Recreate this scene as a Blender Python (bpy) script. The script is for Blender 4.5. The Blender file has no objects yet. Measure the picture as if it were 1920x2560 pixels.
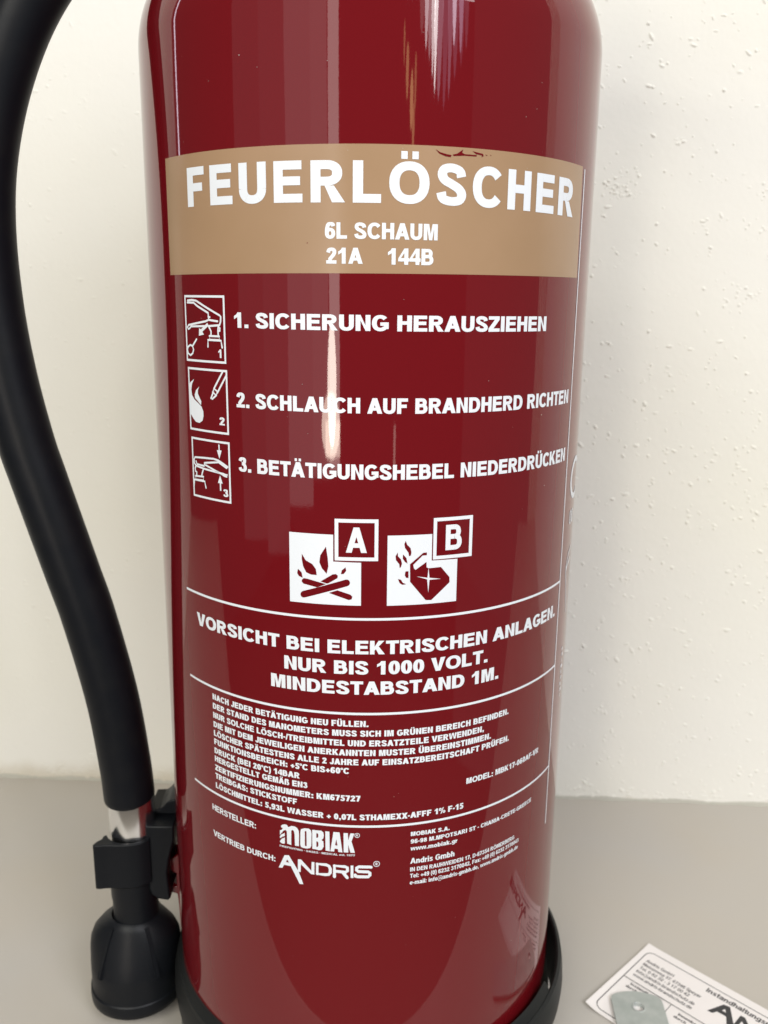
import bpy, bmesh, math, random
from mathutils import Vector, Matrix
from mathutils.geometry import tessellate_polygon
random.seed(7)
PI = math.pi
Z0 = 308.0            # mm from the table top up to the height of the lens
sc = bpy.context.scene
COL = sc.collection

def M(x, y, z):       # millimetres, lens height = 0  ->  metres, table top = 0
    return Vector((x * .001, y * .001, (z + Z0) * .001))

# ---------------------------------------------------------------- camera
cd = bpy.data.cameras.new('camera')
cam = bpy.data.objects.new('camera', cd); COL.objects.link(cam)
Rt = Vector((0.99981026, -0.01600068, 0.01110955))
Dn = Vector((0.00704038, -0.23494345, -0.97198354))
Fw = Vector((0.01816252, 0.97187733, -0.23478622))
cam.matrix_world = Matrix.Translation(M(0, -342.317, 0)) @ Matrix((Rt, -Dn, -Fw)).transposed().to_4x4()
cd.sensor_fit = 'VERTICAL'; cd.sensor_height = 36; cd.sensor_width = 27
cd.lens = 2206.455 / 2560 * 36
cd.clip_start = .005; cd.clip_end = 20
cd.dof.use_dof = True; cd.dof.focus_distance = .272; cd.dof.aperture_fstop = 18
sc.camera = cam
sc.view_settings.view_transform = 'Standard'; sc.view_settings.look = 'None'
sc.view_settings.exposure = 0; sc.view_settings.gamma = 1
sc.cycles.max_bounces = 8; sc.cycles.diffuse_bounces = 4; sc.cycles.glossy_bounces = 4

# ---------------------------------------------------------------- world: the dim room all round
w = bpy.data.worlds.new('World'); sc.world = w; w.use_nodes = True
bg = w.node_tree.nodes['Background']
bg.inputs[0].default_value = (1.0, .95, .90, 1); bg.inputs[1].default_value = 0.09

# ---------------------------------------------------------------- lamps: the windows of the room, plus two added fills
def lamp(name, x, y, z, wd, ht, L, col, aim=(0, 0, -60), shape='RECTANGLE', spread=180):
    ld = bpy.data.lights.new(name, 'AREA'); ld.shape = shape
    ld.size = wd * .001; ld.size_y = ht * .001
    ar = ld.size * ld.size_y * (PI / 4 if shape == 'ELLIPSE' else 1)
    ld.energy = L * PI * ar; ld.color = col; ld.spread = math.radians(spread)
    o = bpy.data.objects.new(name, ld); COL.objects.link(o); p = M(x, y, z); o.location = p
    o.rotation_euler = (M(*aim) - p).to_track_quat('-Z', 'Y').to_euler()
    return o
def azlamp(name, az0, az1, z0, z1, L, col, dist=1000, shape='RECTANGLE'):
    # an area lamp between two bearings from the extinguisher (0 = towards the lens, + = right)
    a = math.radians((az0 + az1) / 2); wd = 2 * dist * math.tan(math.radians(abs(az1 - az0) / 2)); z = (z0 + z1) / 2
    return lamp(name, dist * math.sin(a), -dist * math.cos(a), z, wd, z1 - z0, L, col, (0, 0, z), shape)
azlamp('lamp_window_left', -64, -50.5, -330, 700, .26, (1, .97, 1.0))
azlamp('lamp_window_left_pane', -50.5, -38.3, -350, 700, .36, (1, .97, 1.0))
azlamp('lamp_window_mid', -38.3, -26.5, -280, 700, .95, (1, .95, .96))
azlamp('lamp_window_mid_pane', -26.5, -19, -240, 700, 1.1, (1, .94, .94))
azlamp('lamp_window_gap', -18.6, -13.8, -230, 420, 3.4, (1, .92, .88))
azlamp('lamp_sunny_gap', -19.6, -15.4, -196, -30, 18, (1, .92, .80), 990, 'ELLIPSE')
azlamp('lamp_sunny_gap_low', -22.4, -13.8, -212, -122, 11, (1, .87, .72), 985, 'ELLIPSE')
azlamp('lamp_sunny_gap_foot', -20.6, -13.6, -207, -160, 8, (1, .84, .68), 980)
azlamp('lamp_fill_right', 46, 92, -700, 700, .13, (1, .95, .95))  # added dim fill, lifts the reflection on the red's right side; no door there
azlamp('lamp_small_glint', 11.8, 12.8, -225, -165, 3.0, (1, .8, .7), 990)
for a, b, z0, z1, L in ((18.4, 19.4, 182, 226, 3), (17.2, 18.6, 214, 262, 4), (19.0, 19.9, 236, 284, 2.2), (15.2, 16.4, 250, 300, 3), (13.9, 14.6, 288, 334, 2.2)):
    azlamp('lamp_gold_curtain', a, b, z0 - 10, z1 + 10, L * 1.2, (1, .68, .3), 990, 'ELLIPSE')
for a, b, z0, L, c in ((20.5, 23, 345, 1.2, 1), (23, 24.6, 322, 9, .97), (24.6, 26.2, 306, 4, .95), (26.2, 27.6, 288, 12, 1), (27.6, 28.6, 270, 18, 1), (28.6, 31.2, 262, 3, .8),
                       (31.2, 33.6, 252, 1.3, .72), (33.6, 35.4, 266, 2.4, .75), (35.4, 37.2, 330, 10, .86), (35.4, 38.4, 286, 1.2, .7), (38.4, 40.4, 318, 4, .75), (38.4, 41, 300, .8, .7), (41, 43, 325, 1.0, .75)):
    azlamp('lamp_curtain_fold', a - .5, b + .5, z0 - 22, 900, L * .85, (.5 + .5 * c, c, 1), 990 + a / 10, 'ELLIPSE')
azlamp('lamp_left_slit', -101.3, -100.3, 165, 700, 6, (.93, .85, 1), 990)
lamp('lamp_window_high', 900, -1500, 1080, 1100, 800, 6.8, (.94, .975, 1), (0, 0, -60))
lamp('lamp_fill_high_left', -650, -1500, 1050, 1200, 700, 9.5, (1, .98, .89), (0, 0, -60))  # added warm fill for the left of the wall, not a window
lamp('lamp_window_right', 900, -250, 900, 500, 500, 2.6, (1, .98, .93), (60, 100, -100))

# ---------------------------------------------------------------- materials
def mat(name, base, rough=.5, metal=0, coat=0, spec=.5):
    m = bpy.data.materials.new(name); m.use_nodes = True
    b = m.node_tree.nodes['Principled BSDF']
    b.inputs['Base Color'].default_value = (*base, 1); b.inputs['Roughness'].default_value = rough
    b.inputs['Metallic'].default_value = metal; b.inputs['Specular IOR Level'].default_value = spec
    if coat: b.inputs['Coat Weight'].default_value = coat; b.inputs['Coat Roughness'].default_value = .03
    return m
def nd(m, t, **k):
    n = m.node_tree.nodes.new(t)
    for a, v in k.items():
        if a in n.inputs: n.inputs[a].default_value = v
        else: setattr(n, a, v)
    return n
def lk(m, a, b): m.node_tree.links.new(a, b)
def B(m): return m.node_tree.nodes['Principled BSDF']
def noise_bump(m, scale, dist, strength=.3, detail=3, stretch=(1, 1, 1), chain=None):
    tc = nd(m, 'ShaderNodeTexCoord'); mp = nd(m, 'ShaderNodeMapping'); mp.inputs['Scale'].default_value = stretch
    n = nd(m, 'ShaderNodeTexNoise', Scale=scale, Detail=detail); bp = nd(m, 'ShaderNodeBump', Strength=strength, Distance=dist)
    lk(m, tc.outputs['Object'], mp.inputs[0]); lk(m, mp.outputs[0], n.inputs['Vector']); lk(m, n.outputs['Fac'], bp.inputs['Height'])
    if chain: lk(m, chain.outputs[0], bp.inputs['Normal'])
    lk(m, bp.outputs[0], B(m).inputs['Normal'])
    return bp
def noise_color(m, scale, c0, c1, lo=.35, hi=.65, detail=4):
    tc = nd(m, 'ShaderNodeTexCoord'); n = nd(m, 'ShaderNodeTexNoise', Scale=scale, Detail=detail)
    r = nd(m, 'ShaderNodeValToRGB'); r.color_ramp.elements[0].position = lo; r.color_ramp.elements[1].position = hi
    r.color_ramp.elements[0].color = (*c0, 1); r.color_ramp.elements[1].color = (*c1, 1)
    lk(m, tc.outputs['Object'], n.inputs['Vector']); lk(m, n.outputs['Fac'], r.inputs[0]); lk(m, r.outputs[0], B(m).inputs['Base Color'])
PAINT = mat('red_enamel', (.138, .0048, .0080), .035, spec=.5)
b0 = noise_bump(PAINT, 14, .0016, .17, 2, (1, 1, .35))       # slow waves that make straight reflections wander
b1 = noise_bump(PAINT, 900, .00003, .05, 1, (1, 1, 1), b0)   # orange peel
WHITE = mat('white_print', (.745, .785, .83), .32, spec=.35)
GOLD = mat('gold_brown_print', (.375, .232, .125), .22, spec=.42)
noise_color(GOLD, 30, (.335, .215, .122), (.36, .232, .136))
RUBBER = mat('black_rubber', (.006, .007, .009), .42, spec=.2)
noise_bump(RUBBER, 400, .0002, .12, 4)
noise_color(RUBBER, 120, (.0045, .0055, .0078), (.0075, .0082, .0095), .4, .8, 6)
PLASTIC = mat('black_plastic', (.0055, .0065, .0085), .42, spec=.2)
noise_bump(PLASTIC, 1400, .00012, .25, 2)
FOOT = mat('charcoal_plastic', (.010, .011, .011), .5, spec=.22)
noise_bump(FOOT, 1500, .0001, .2, 2)
SKIRT = mat('grey_plastic', (.10, .108, .10), .5)
ALU = mat('polished_aluminium', (.93, .93, .93), .2, 1)
noise_bump(ALU, 120, .0002, .12, 2, (1, 1, .05))
ZINC = mat('zinc_plate', (.43, .49, .47), .42, .55)
noise_color(ZINC, 160, (.40, .44, .425), (.49, .525, .51), .3, .7); noise_bump(ZINC, 600, .00006, .25)
WALLM = mat('cream_wall_paint', (.83, .805, .735), .85, spec=.2)
noise_color(WALLM, 4.5, (.79, .778, .695), (.775, .768, .73), .3, .7, 2); wb = noise_bump(WALLM, 22, .004, .18, 2); noise_bump(WALLM, 260, .0005, .35, 5, (1, 1, 1), wb)
def wall_foot_shade(m):                                               # shade at the wall's foot mixed into its colour, wider on the left
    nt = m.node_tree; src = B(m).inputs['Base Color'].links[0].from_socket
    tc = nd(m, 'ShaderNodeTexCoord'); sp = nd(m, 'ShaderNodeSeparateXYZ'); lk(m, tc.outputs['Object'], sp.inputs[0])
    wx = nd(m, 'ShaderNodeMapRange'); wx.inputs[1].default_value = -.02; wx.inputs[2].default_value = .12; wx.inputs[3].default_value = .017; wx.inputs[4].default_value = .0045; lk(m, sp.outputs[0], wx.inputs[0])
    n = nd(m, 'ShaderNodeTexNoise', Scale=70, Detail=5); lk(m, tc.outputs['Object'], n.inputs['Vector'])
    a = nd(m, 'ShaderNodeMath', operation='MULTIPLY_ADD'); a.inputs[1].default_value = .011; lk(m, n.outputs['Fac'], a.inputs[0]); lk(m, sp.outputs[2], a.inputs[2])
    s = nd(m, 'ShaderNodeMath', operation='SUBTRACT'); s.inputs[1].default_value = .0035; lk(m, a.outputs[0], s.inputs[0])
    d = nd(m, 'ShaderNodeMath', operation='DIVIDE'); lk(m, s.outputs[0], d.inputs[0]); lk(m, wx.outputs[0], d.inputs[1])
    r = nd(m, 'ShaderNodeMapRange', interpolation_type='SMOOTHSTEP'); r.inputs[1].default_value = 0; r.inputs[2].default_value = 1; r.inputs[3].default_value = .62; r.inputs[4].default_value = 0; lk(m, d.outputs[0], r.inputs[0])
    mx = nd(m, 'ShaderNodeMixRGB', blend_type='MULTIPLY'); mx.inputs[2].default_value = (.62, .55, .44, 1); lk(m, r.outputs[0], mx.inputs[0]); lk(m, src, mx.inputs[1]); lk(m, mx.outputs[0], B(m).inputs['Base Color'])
wall_foot_shade(WALLM)
TABLEM = mat('greige_laminate', (.42, .39, .335), .42, spec=.35)
noise_color(TABLEM, 14, (.468, .432, .378), (.462, .438, .402), .3, .7, 14); noise_bump(TABLEM, 1500, .00006, .3)
CARDM = mat('white_card', (.78, .745, .73), .6)
INK = mat('black_ink', (.03, .03, .033), .5)
DUST = mat('pale_dust', (.5, .47, .43), .8)
BRASS = mat('brass', (.6, .42, .2), .25, 1)
FLOORM = mat('brown_floor', (.30, .26, .22), .6)
SEAL = mat('filler', (.43, .42, .365), .8)
noise_bump(SEAL, 200, .0006, .5)

# ---------------------------------------------------------------- mesh helpers
def link(name, me, m, parent=None, smooth=True):
    o = bpy.data.objects.new(name, me); COL.objects.link(o)
    if m: me.materials.append(m)
    if smooth:
        for p in me.polygons: p.use_smooth = True
    if parent: o.parent = parent
    return o
def empty(name, label, cat, loc=(0, 0, 0)):
    o = bpy.data.objects.new(name, None); COL.objects.link(o); o.location = loc; o.empty_display_size = .02
    o['label'] = label; o['category'] = cat
    return o
def raw(name, vs, fs, m, parent=None, smooth=True):
    me = bpy.data.meshes.new(name); me.from_pydata([tuple(M(*v)) for v in vs], [], fs); me.validate(); me.update()
    return link(name, me, m, parent, smooth)
def lathe(name, prof, m, parent=None, cx=0, cy=0, n=128, a0=0, a1=360, sharp=None, caps=True):
    full = abs(a1 - a0) >= 359.9; k = n if full else n + 1
    vs = []; fs = []
    for i in range(k):
        t = math.radians(a0 + (a1 - a0) * i / n)
        for r, z in prof: vs.append((cx + r * math.sin(t), cy - r * math.cos(t), z))
    q = len(prof)
    for i in range(n):
        j = (i + 1) % k
        for p in range(q - 1): fs.append((i * q + p, j * q + p, j * q + p + 1, i * q + p + 1))
    if not full and caps: fs.append(tuple(range(q))); fs.append(tuple(reversed(range((k - 1) * q, k * q))))
    o = raw(name, vs, fs, m, parent)
    if sharp: autosharp(o, sharp)
    return o
def autosharp(o, deg=35):
    bm = bmesh.new(); bm.from_mesh(o.data); bmesh.ops.recalc_face_normals(bm, faces=bm.faces)
    for e in bm.edges:
        if len(e.link_faces) == 2 and e.calc_face_angle(0) > math.radians(deg): e.smooth = False
    bm.to_mesh(o.data); bm.free(); o.data.update()
def bevel(o, w=.4, seg=2, deg=35):
    md = o.modifiers.new('bevel', 'BEVEL'); md.width = w * .001; md.segments = seg; md.limit_method = 'ANGLE'; md.angle_limit = math.radians(deg)
    md.harden_normals = False
def prism(name, outline, y0, y1, m, parent=None, bev=.5):     # outline in (x, z), given depth in y
    n = len(outline); vs = [(x, y0, z) for x, z in outline] + [(x, y1, z) for x, z in outline]
    fs = [tuple(range(n)), tuple(reversed(range(n, 2 * n)))] + [(i, (i + 1) % n, n + (i + 1) % n, n + i) for i in range(n)]
    o = raw(name, vs, fs, m, parent); autosharp(o, 30)
    if bev: bevel(o, bev)
    return o
def slab(name, outline, z0, z1, m, parent=None, bev=.2, hole=None):   # outline in (x, y), given thickness in z
    n = len(outline); vs = [(x, y, z0) for x, y in outline] + [(x, y, z1) for x, y in outline]
    fs = [(i, (i + 1) % n, n + (i + 1) % n, n + i) for i in range(n)]
    if not hole:
        fs += [tuple(reversed(range(n))), tuple(range(n, 2 * n))]
    else:
        h = len(hole); vs += [(x, y, z0) for x, y in hole] + [(x, y, z1) for x, y in hole]; b = 2 * n
        fs += [(b + (i + 1) % h, b + i, b + h + i, b + h + (i + 1) % h) for i in range(h)]
        tr = tessellate_polygon([[Vector((x, y, 0)) for x, y in outline], [Vector((x, y, 0)) for x, y in hole]])
        for t in tr:
            fs.append(tuple((i + n) if i < n else (b + h + i - n) for i in t)); fs.append(tuple(reversed([i if i < n else (b + i - n) for i in t])))
    o = raw(name, vs, fs, m, parent); autosharp(o, 30)
    if bev: bevel(o, bev, 2, 50)
    return o
def catmull(P, per=8, closed=False):
    out = []; n = len(P); rng = n if closed else n - 1
    for i in range(rng):
        g = (lambda k: P[k % n]) if closed else (lambda k: P[min(max(k, 0), n - 1)])
        a, b, c, d = g(i - 1), g(i), g(i + 1), g(i + 2)
        for s in range(per):
            t = s / per
            out.append(tuple(.5 * (2 * b[k] + (c[k] - a[k]) * t + (2 * a[k] - 5 * b[k] + 4 * c[k] - d[k]) * t * t + (3 * b[k] - a[k] - 3 * c[k] + d[k]) * t ** 3) for k in range(len(b))))
    if not closed: out.append(tuple(P[-1]))
    return out
def tube(name, path, rad, m, parent=None, n=48, ends=True):
    P = [Vector(p) for p in path]; vs = []; fs = []; up = Vector((0, 1, 0)); N = len(P)
    rads = rad if isinstance(rad, list) else [rad] * N
    for i, p in enumerate(P):
        t = (P[min(i + 1, N - 1)] - P[max(i - 1, 0)]).normalized(); a = t.cross(up).normalized(); b = t.cross(a).normalized()
        for k in range(n):
            q = 2 * PI * k / n; v = p + (a * math.cos(q) + b * math.sin(q)) * rads[i]; vs.append(tuple(v))
    for i in range(N - 1):
        for k in range(n): fs.append((i * n + k, i * n + (k + 1) % n, (i + 1) * n + (k + 1) % n, (i + 1) * n + k))
    if ends: fs.append(tuple(reversed(range(n)))); fs.append(tuple(range((N - 1) * n, N * n)))
    o = raw(name, vs, fs, m, parent); autosharp(o, 40)
    return o

# ---------------------------------------------------------------- lettering: a bold grotesque drawn stroke by stroke
def arc(cx, cy, rx, ry, a0, a1, n=14, e=2.25):
    L = []
    for i in range(n + 1):
        t = math.radians(a0 + (a1 - a0) * i / n); c, s = math.cos(t), math.sin(t)
        L.append((cx + rx * math.copysign(abs(c) ** (2 / e), c), cy + ry * math.copysign(abs(s) ** (2 / e), s)))
    return L
def pen(path, V, H, closed=False):            # ribbon: V thick where it runs upright, H thick where it runs level
    n = len(path); q = []
    for i in range(n):
        a = path[(i - 1) % n] if closed else path[max(i - 1, 0)]; b = path[(i + 1) % n] if closed else path[min(i + 1, n - 1)]
        dx, dy = b[0] - a[0], b[1] - a[1]; l = math.hypot(dx, dy) or 1; dx /= l; dy /= l
        t = .5 * math.sqrt((V * dy) ** 2 + (H * dx) ** 2)
        q.append(((path[i][0] - dy * t, path[i][1] + dx * t), (path[i][0] + dy * t, path[i][1] - dx * t)))
    return [[q[i][0], q[i][1], q[(i + 1) % n][1], q[(i + 1) % n][0]] for i in range(n if closed else n - 1)]
def box(x0, y0, x1, y1): return [(x0, y0), (x1, y0), (x1, y1), (x0, y1)]
def sm(P): return catmull(P, 4)
def glyph(ch, V, H):
    S = lambda w, g, sb=.075: (lambda sb: (w + 2 * sb, [[(x + sb, y) for x, y in p] for p in g]))(sb * .62)
    v2, h2 = V / 2, H / 2; t = 1 + .012
    if ch in 'ÄÖÜ':
        a, g = glyph({'Ä': 'A', 'Ö': 'O', 'Ü': 'U'}[ch], V, H); c = a / 2; k = V * .62
        return a, g + [box(c - .06 - k, 1.06, c - .06, 1.06 + H * .86), box(c + .06, 1.06, c + .06 + k, 1.06 + H * .86)]
    if ch == ' ': return .40, []
    if ch == 'E': w = .78; return S(w, [box(0, 0, V, 1), box(V, 0, w, H), box(V, 1 - H, w - .02, 1), box(V, .5 - h2 + .02, w - .06, .5 + h2 + .02)], .08)
    if ch == 'F': w = .71; return S(w, [box(0, 0, V, 1), box(V, 1 - H, w, 1), box(V, .5 - h2 - .01, w - .08, .5 + h2 - .01)], .08)
    if ch == 'L': w = .71; return S(w, [box(0, 0, V, 1), box(V, 0, w, H)], .08)
    if ch == 'H': w = .82; return S(w, [box(0, 0, V, 1), box(w - V, 0, w, 1), box(V, .5 - h2 + .03, w - V, .5 + h2 + .03)], .08)
    if ch == 'I': return S(V, [box(0, 0, V, 1)], .09)
    if ch == 'T': w = .78; c = w / 2; return S(w, [box(0, 1 - H, w, 1), box(c - v2, 0, c + v2, 1 - H)], .035)
    if ch == 'A':
        w = .98; c = w / 2; d = V * .56; k = V * 1.12
        f = lambda y: (c - d) * y                              # outer edge at height y
        y0, y1 = .2, .2 + H * .9
        yi = 1 - (2 * k - 2 * d) / (2 * (c - d)) if k > d else 1      # where the inner edges meet
        yi = min(yi, .86)
        L = [(0, 0), (k, 0), (f(yi) + k, yi) if f(yi) + k < c else (c, yi), (c, 1), (c - d, 1)]
        R_ = [(w - x, y) for x, y in reversed(L)]
        a_, b_ = f(y0) + k, f(y1) + k
        return S(w, [L, R_, [(a_, y0), (w - a_, y0), (w - b_, y1), (b_, y1)]], .01)
    if ch == 'V': w = .94; c = w / 2; d = V * .56; k = V * 1.15; return S(w, [[(0, 1), (c - d, 0), (c, 0), (c, .30), (k, 1)], [(w, 1), (w - k, 1), (c, .30), (c, 0), (c + d, 0)]], .01)
    if ch == 'W':
        w = 1.34; q = w / 4; d = V * .5; k = V * 1.02
        return S(w, [[(0, 1), (q - d + .02, 0), (q + d, 0), (q + .02, .26), (k, 1)], [(q + d, 0), (2 * q, .74), (2 * q, 1), (2 * q - d, 1), (q + .02, .26)],
                     [(3 * q - d, 0), (3 * q - .02, .26), (2 * q + d, 1), (2 * q, 1), (2 * q, .74)], [(w, 1), (w - k, 1), (3 * q - .02, .26), (3 * q - d, 0), (3 * q + d - .02, 0)]], .01)
    if ch == 'M':
        w = .98; c = w / 2; e = V * .95
        return S(w, [box(0, 0, e, 1), box(w - e, 0, w, 1), [(e, 1), (e, .72), (c - V * .42, 0), (c, 0), (c, .38), (e + .12, 1)], [(w - e, 1), (w - e - .12, 1), (c, .38), (c, 0), (c + V * .42, 0), (w - e, .72)]], .08)
    if ch == 'N': w = .82; return S(w, [box(0, 0, V, 1), box(w - V, 0, w, 1), [(V, 1), (V, .66), (w - V, 0), (w - V, .34)]], .08)
    if ch == 'Z': w = .78; return S(w, [box(0, 1 - H, w - .02, 1), box(0, 0, w, H), [(0, H), (V * 1.25, H), (w - .02, 1 - H), (w - .02 - V * 1.25, 1 - H)]], .04)
    if ch == 'X': w = .90; c = w / 2; k = V * 1.2; return S(w, [[(0, 0), (k, 0), (w, 1), (w - k, 1)], [(0, 1), (c - k * .5 - .01, .5), (c, .5 + k * .35), (k, 1)], [(w, 0), (c + k * .5 + .01, .5), (c, .5 - k * .35), (w - k, 0)]], .01)
    if ch == 'Y': w = .90; c = w / 2; k = V * 1.2; return S(w, [box(c - v2, 0, c + v2, .42), [(0, 1), (c - v2, .42), (c, .42), (c, .62), (k, 1)], [(w, 1), (w - k, 1), (c, .62), (c, .42), (c + v2, .42)]], .01)
    if ch == 'K': w = .90; return S(w, [box(0, 0, V, 1), [(V, .28), (V, .56), (w - V * 1.35 - .02, 1), (w - .04, 1)], [(w, 0), (V + .22, .62), (V + .05, .44), (w - V * 1.35, 0)]], .06)
    if ch == 'O': w = 1.03; return S(w, pen(arc(w / 2, .5, w / 2 - v2, t / 2 - h2, 0, 360, 32)[:-1], V, H, True), .05)
    if ch == 'Q': w = .96; return S(w, pen(arc(w / 2, .5, w / 2 - v2, t / 2 - h2, 0, 360, 32)[:-1], V, H, True) + [[(.5, .28), (.62, .32), (.98, -.02), (.84, -.08)]], .05)
    if ch == 'C': w = .95; return S(w - .065, pen(arc(w * .5, .5, w / 2 - v2, t / 2 - h2, 36, 324, 28), V, H), .05)
    if ch == 'G': w = .93; return S(w, pen(arc(w * .5, .5, w / 2 - v2, t / 2 - h2, 38, 318, 28), V, H) + [box(w * .5, .55 - H, w, .55), box(w - V * .95, .14, w, .55 - H)], .05)
    if ch == 'D': w = .86; return S(w, [box(0, 0, V, 1), box(V, 0, .36, H), box(V, 1 - H, .36, 1)] + pen(arc(.36, .5, w - .36 - v2, .5 - h2, -90, 90, 20), V, H), .075)
    if ch == 'P': w = .80; return S(w, [box(0, 0, V, 1), box(V, 1 - H, .42, 1), box(V, .36, .42, .36 + H)] + pen(arc(.42, .68 , w - .42 - v2, .32 - h2, -90, 90, 16), V, H), .075)
    if ch == 'R': w = .86; return S(w, [box(0, 0, V, 1), box(V, 1 - H, .42, 1), box(V, .40, .42, .40 + H)] + pen(arc(.42, .70, w - .05 - .42 - v2, .30 - h2, -90, 90, 16), V, H) + [[(w - V * 1.2, 0), (w + .02, 0), (.60, .40), (.36, .40)]], .075)
    if ch == 'B': w = .82; return S(w, [box(0, 0, V, 1), box(V, 1 - H, .44, 1), box(V, 0, .46, H), box(V, .53 - h2, .44, .53 + h2)] + pen(arc(.44, .765 - h2 * .5, w - .06 - .44 - v2, .235 - h2 * .5, -88, 90, 14), V, H) + pen(arc(.46, .265 + h2 * .5, w - .46 - v2, .265 - h2 * .5, -90, 88, 14), V, H), .075)
    if ch == 'U': w = .82; return S(w, [box(0, .36, V, 1), box(w - V, .36, w, 1)] + pen(arc(w / 2, .36, w / 2 - v2, .37 - h2, 180, 360, 20), V, H), .075)
    if ch == 'J': w = .66; return S(w, [box(w - V, .32, w, 1)] + pen(arc(w / 2, .32, w / 2 - v2, .33 - h2, 185, 360, 16), V, H), .04)
    if ch == 'S': w = .82; return S(w, pen(sm([(w - V * .5 - .015, .69), (w - V * .5 - .07, .835), (w * .5, t - h2 - .006), (v2 + .085, .865), (v2 + .025, .735), (v2 + .10, .605), (w * .5, .515), (w - v2 - .09, .41), (w - v2, .275), (w - v2 - .065, .135), (w * .5, h2 - .006), (v2 + .06, .155), (v2 - .0, .31)]), V, H), .05)
    if ch in '0123456789': w = .70
    if ch == '0': return S(w, pen(arc(w / 2, .5, w / 2 - v2, t / 2 - h2, 0, 360, 28)[:-1], V, H, True), .05)
    if ch == '1': return S(w, [box(.30, 0, .30 + V, 1), [(.30, .98), (.22, .86), (.06, .76), (.06, .76 - H * .95), (.30, .70)]], .05)
    if ch == '2': return S(w, pen(sm([(v2, .69), (v2 + .06, .85), (w * .5, t - h2 - .006), (w - v2 - .05, .86), (w - v2 - .01, .71), (w - v2 - .08, .55), (w * .47, .37), (v2 + .06, .22), (v2 + .0, H)]), V, H) + [box(0, 0, w, H)], .05)
    if ch == '3': return S(w, pen(sm([(v2 - .0, .72), (v2 + .06, .86), (w * .49, t - h2 - .006), (w - v2 - .07, .86), (w - v2 - .05, .735), (w - v2 - .12, .60), (w * .42, .555)]), V, H * .9) + pen(sm([(w * .42, .545), (w - v2 - .07, .475), (w - v2, .295), (w - v2 - .07, .13), (w * .48, h2 - .006), (v2 + .05, .14), (v2 - .01, .29)]), V, H * .9), .05)
    if ch == '4': return S(w, [box(w * .54, 0, w * .54 + V, 1), box(w * .54 + V, .2, w + .02, .2 + H), [(-.02, .2), (w * .54, .2), (w * .54, .2 + H), (.16, .2 + H), (w * .54, .72), (w * .54, 1), (-.02, .38)]], .04)
    if ch == '5': return S(w, [box(.11, 1 - H, w - .04, 1), [(.11, 1 - H), (.06, .52), (.06 + V * .9, .50), (.11 + V * .8, 1 - H)]] + pen(sm([(v2, .27), (v2 + .06, .14), (w * .48, h2 - .006), (w - v2 - .06, .15), (w - v2, .33), (w - v2 - .06, .50), (w * .52, .655 - h2), (v2 + .10, .53)]), V, H), .05)
    if ch in '69':
        g = pen(arc(w / 2, .325, w / 2 - v2, .335 - h2, 0, 360, 24)[:-1], V, H, True) + pen(sm([(v2, .34), (v2 + .01, .60), (v2 + .10, .87), (w * .54, t - h2 - .006), (w - v2 - .05, .89), (w - v2, .76)]), V, H)
        return S(w, g if ch == '6' else [[(w - x, 1 - y) for x, y in p] for p in g], .05)
    if ch == '7': return S(w, [box(0, 1 - H, w, 1), [(.14, 0), (.14 + V, 0), (w * .62 + v2, .5), (w, 1 - H), (w - V * 1.2, 1 - H), (w * .46 - v2 * .4, .5)]], .05)
    if ch == '8': return S(w, pen(arc(w / 2, .755, w / 2 - v2 - .03, .25 - h2, 0, 360, 24)[:-1], V, H * .92, True) + pen(arc(w / 2, .285, w / 2 - v2, .29 - h2, 0, 360, 24)[:-1], V, H * .92, True), .05)
    if ch == '.': return S(V, [box(0, 0, V, V * .85)], .09)
    if ch == ',': return S(V, [[(0, 0), (V * .5, 0), (V * .2, -.2), (V * .5, -.2), (V, 0), (V, V * .85), (0, V * .85)]], .09)
    if ch == ':': return S(V, [box(0, 0, V, V * .85), box(0, .72 - V * .85, V, .72)], .11)
    if ch == '-': return S(.34, [box(0, .28, .34, .28 + H)], .06)
    if ch == '·': return S(V, [box(0, .35, V, .35 + V * .8)], .09)
    if ch == '+': w = .62; c = w / 2; return S(w, [box(0, .38 - h2, w, .38 + h2), box(c - v2 * .9, .08, c + v2 * .9, .38 - h2), box(c - v2 * .9, .38 + h2, c + v2 * .9, .68)], .08)
    if ch == '/': return S(.40, [[(0, 0), (V * .7, 0), (.40, 1), (.40 - V * .7, 1)]], .0)
    if ch == '(': return S(.34, pen(sm([(.30, 1.03), (.16, .82), (.1, .4), (.16, -.02), (.30, -.23)]), V * .8, H), .03)
    if ch == ')': return S(.34, pen(sm([(.04, 1.03), (.18, .82), (.24, .4), (.18, -.02), (.04, -.23)]), V * .8, H), .03)
    if ch == '°': return S(.32, pen(arc(.16, .82, .12, .13, 0, 360, 14)[:-1], V * .5, H * .5, True), .04)
    if ch == '%': w = 1.08; return S(w, pen(arc(.22, .74, .14, .19, 0, 360, 14)[:-1], V * .6, H * .6, True) + pen(arc(w - .22, .26, .14, .19, 0, 360, 14)[:-1], V * .6, H * .6, True) + [[(.28, -.02), (.28 + V * .6, -.02), (.8, 1.02), (.8 - V * .6, 1.02)]], .05)
    if ch == '@': w = 1.26; return S(w, pen(arc(w / 2, .36, w / 2 - .05, .62, -50, 290, 30), V * .5, H * .5) + pen(arc(w / 2, .36, .2, .27, 0, 360, 18)[:-1], V * .6, H * .6, True) + pen([(w / 2 + .24, .66), (w / 2 + .22, .2), (w / 2 + .34, .08), (w - .14, .2)], V * .5, H * .5), .05)
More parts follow.
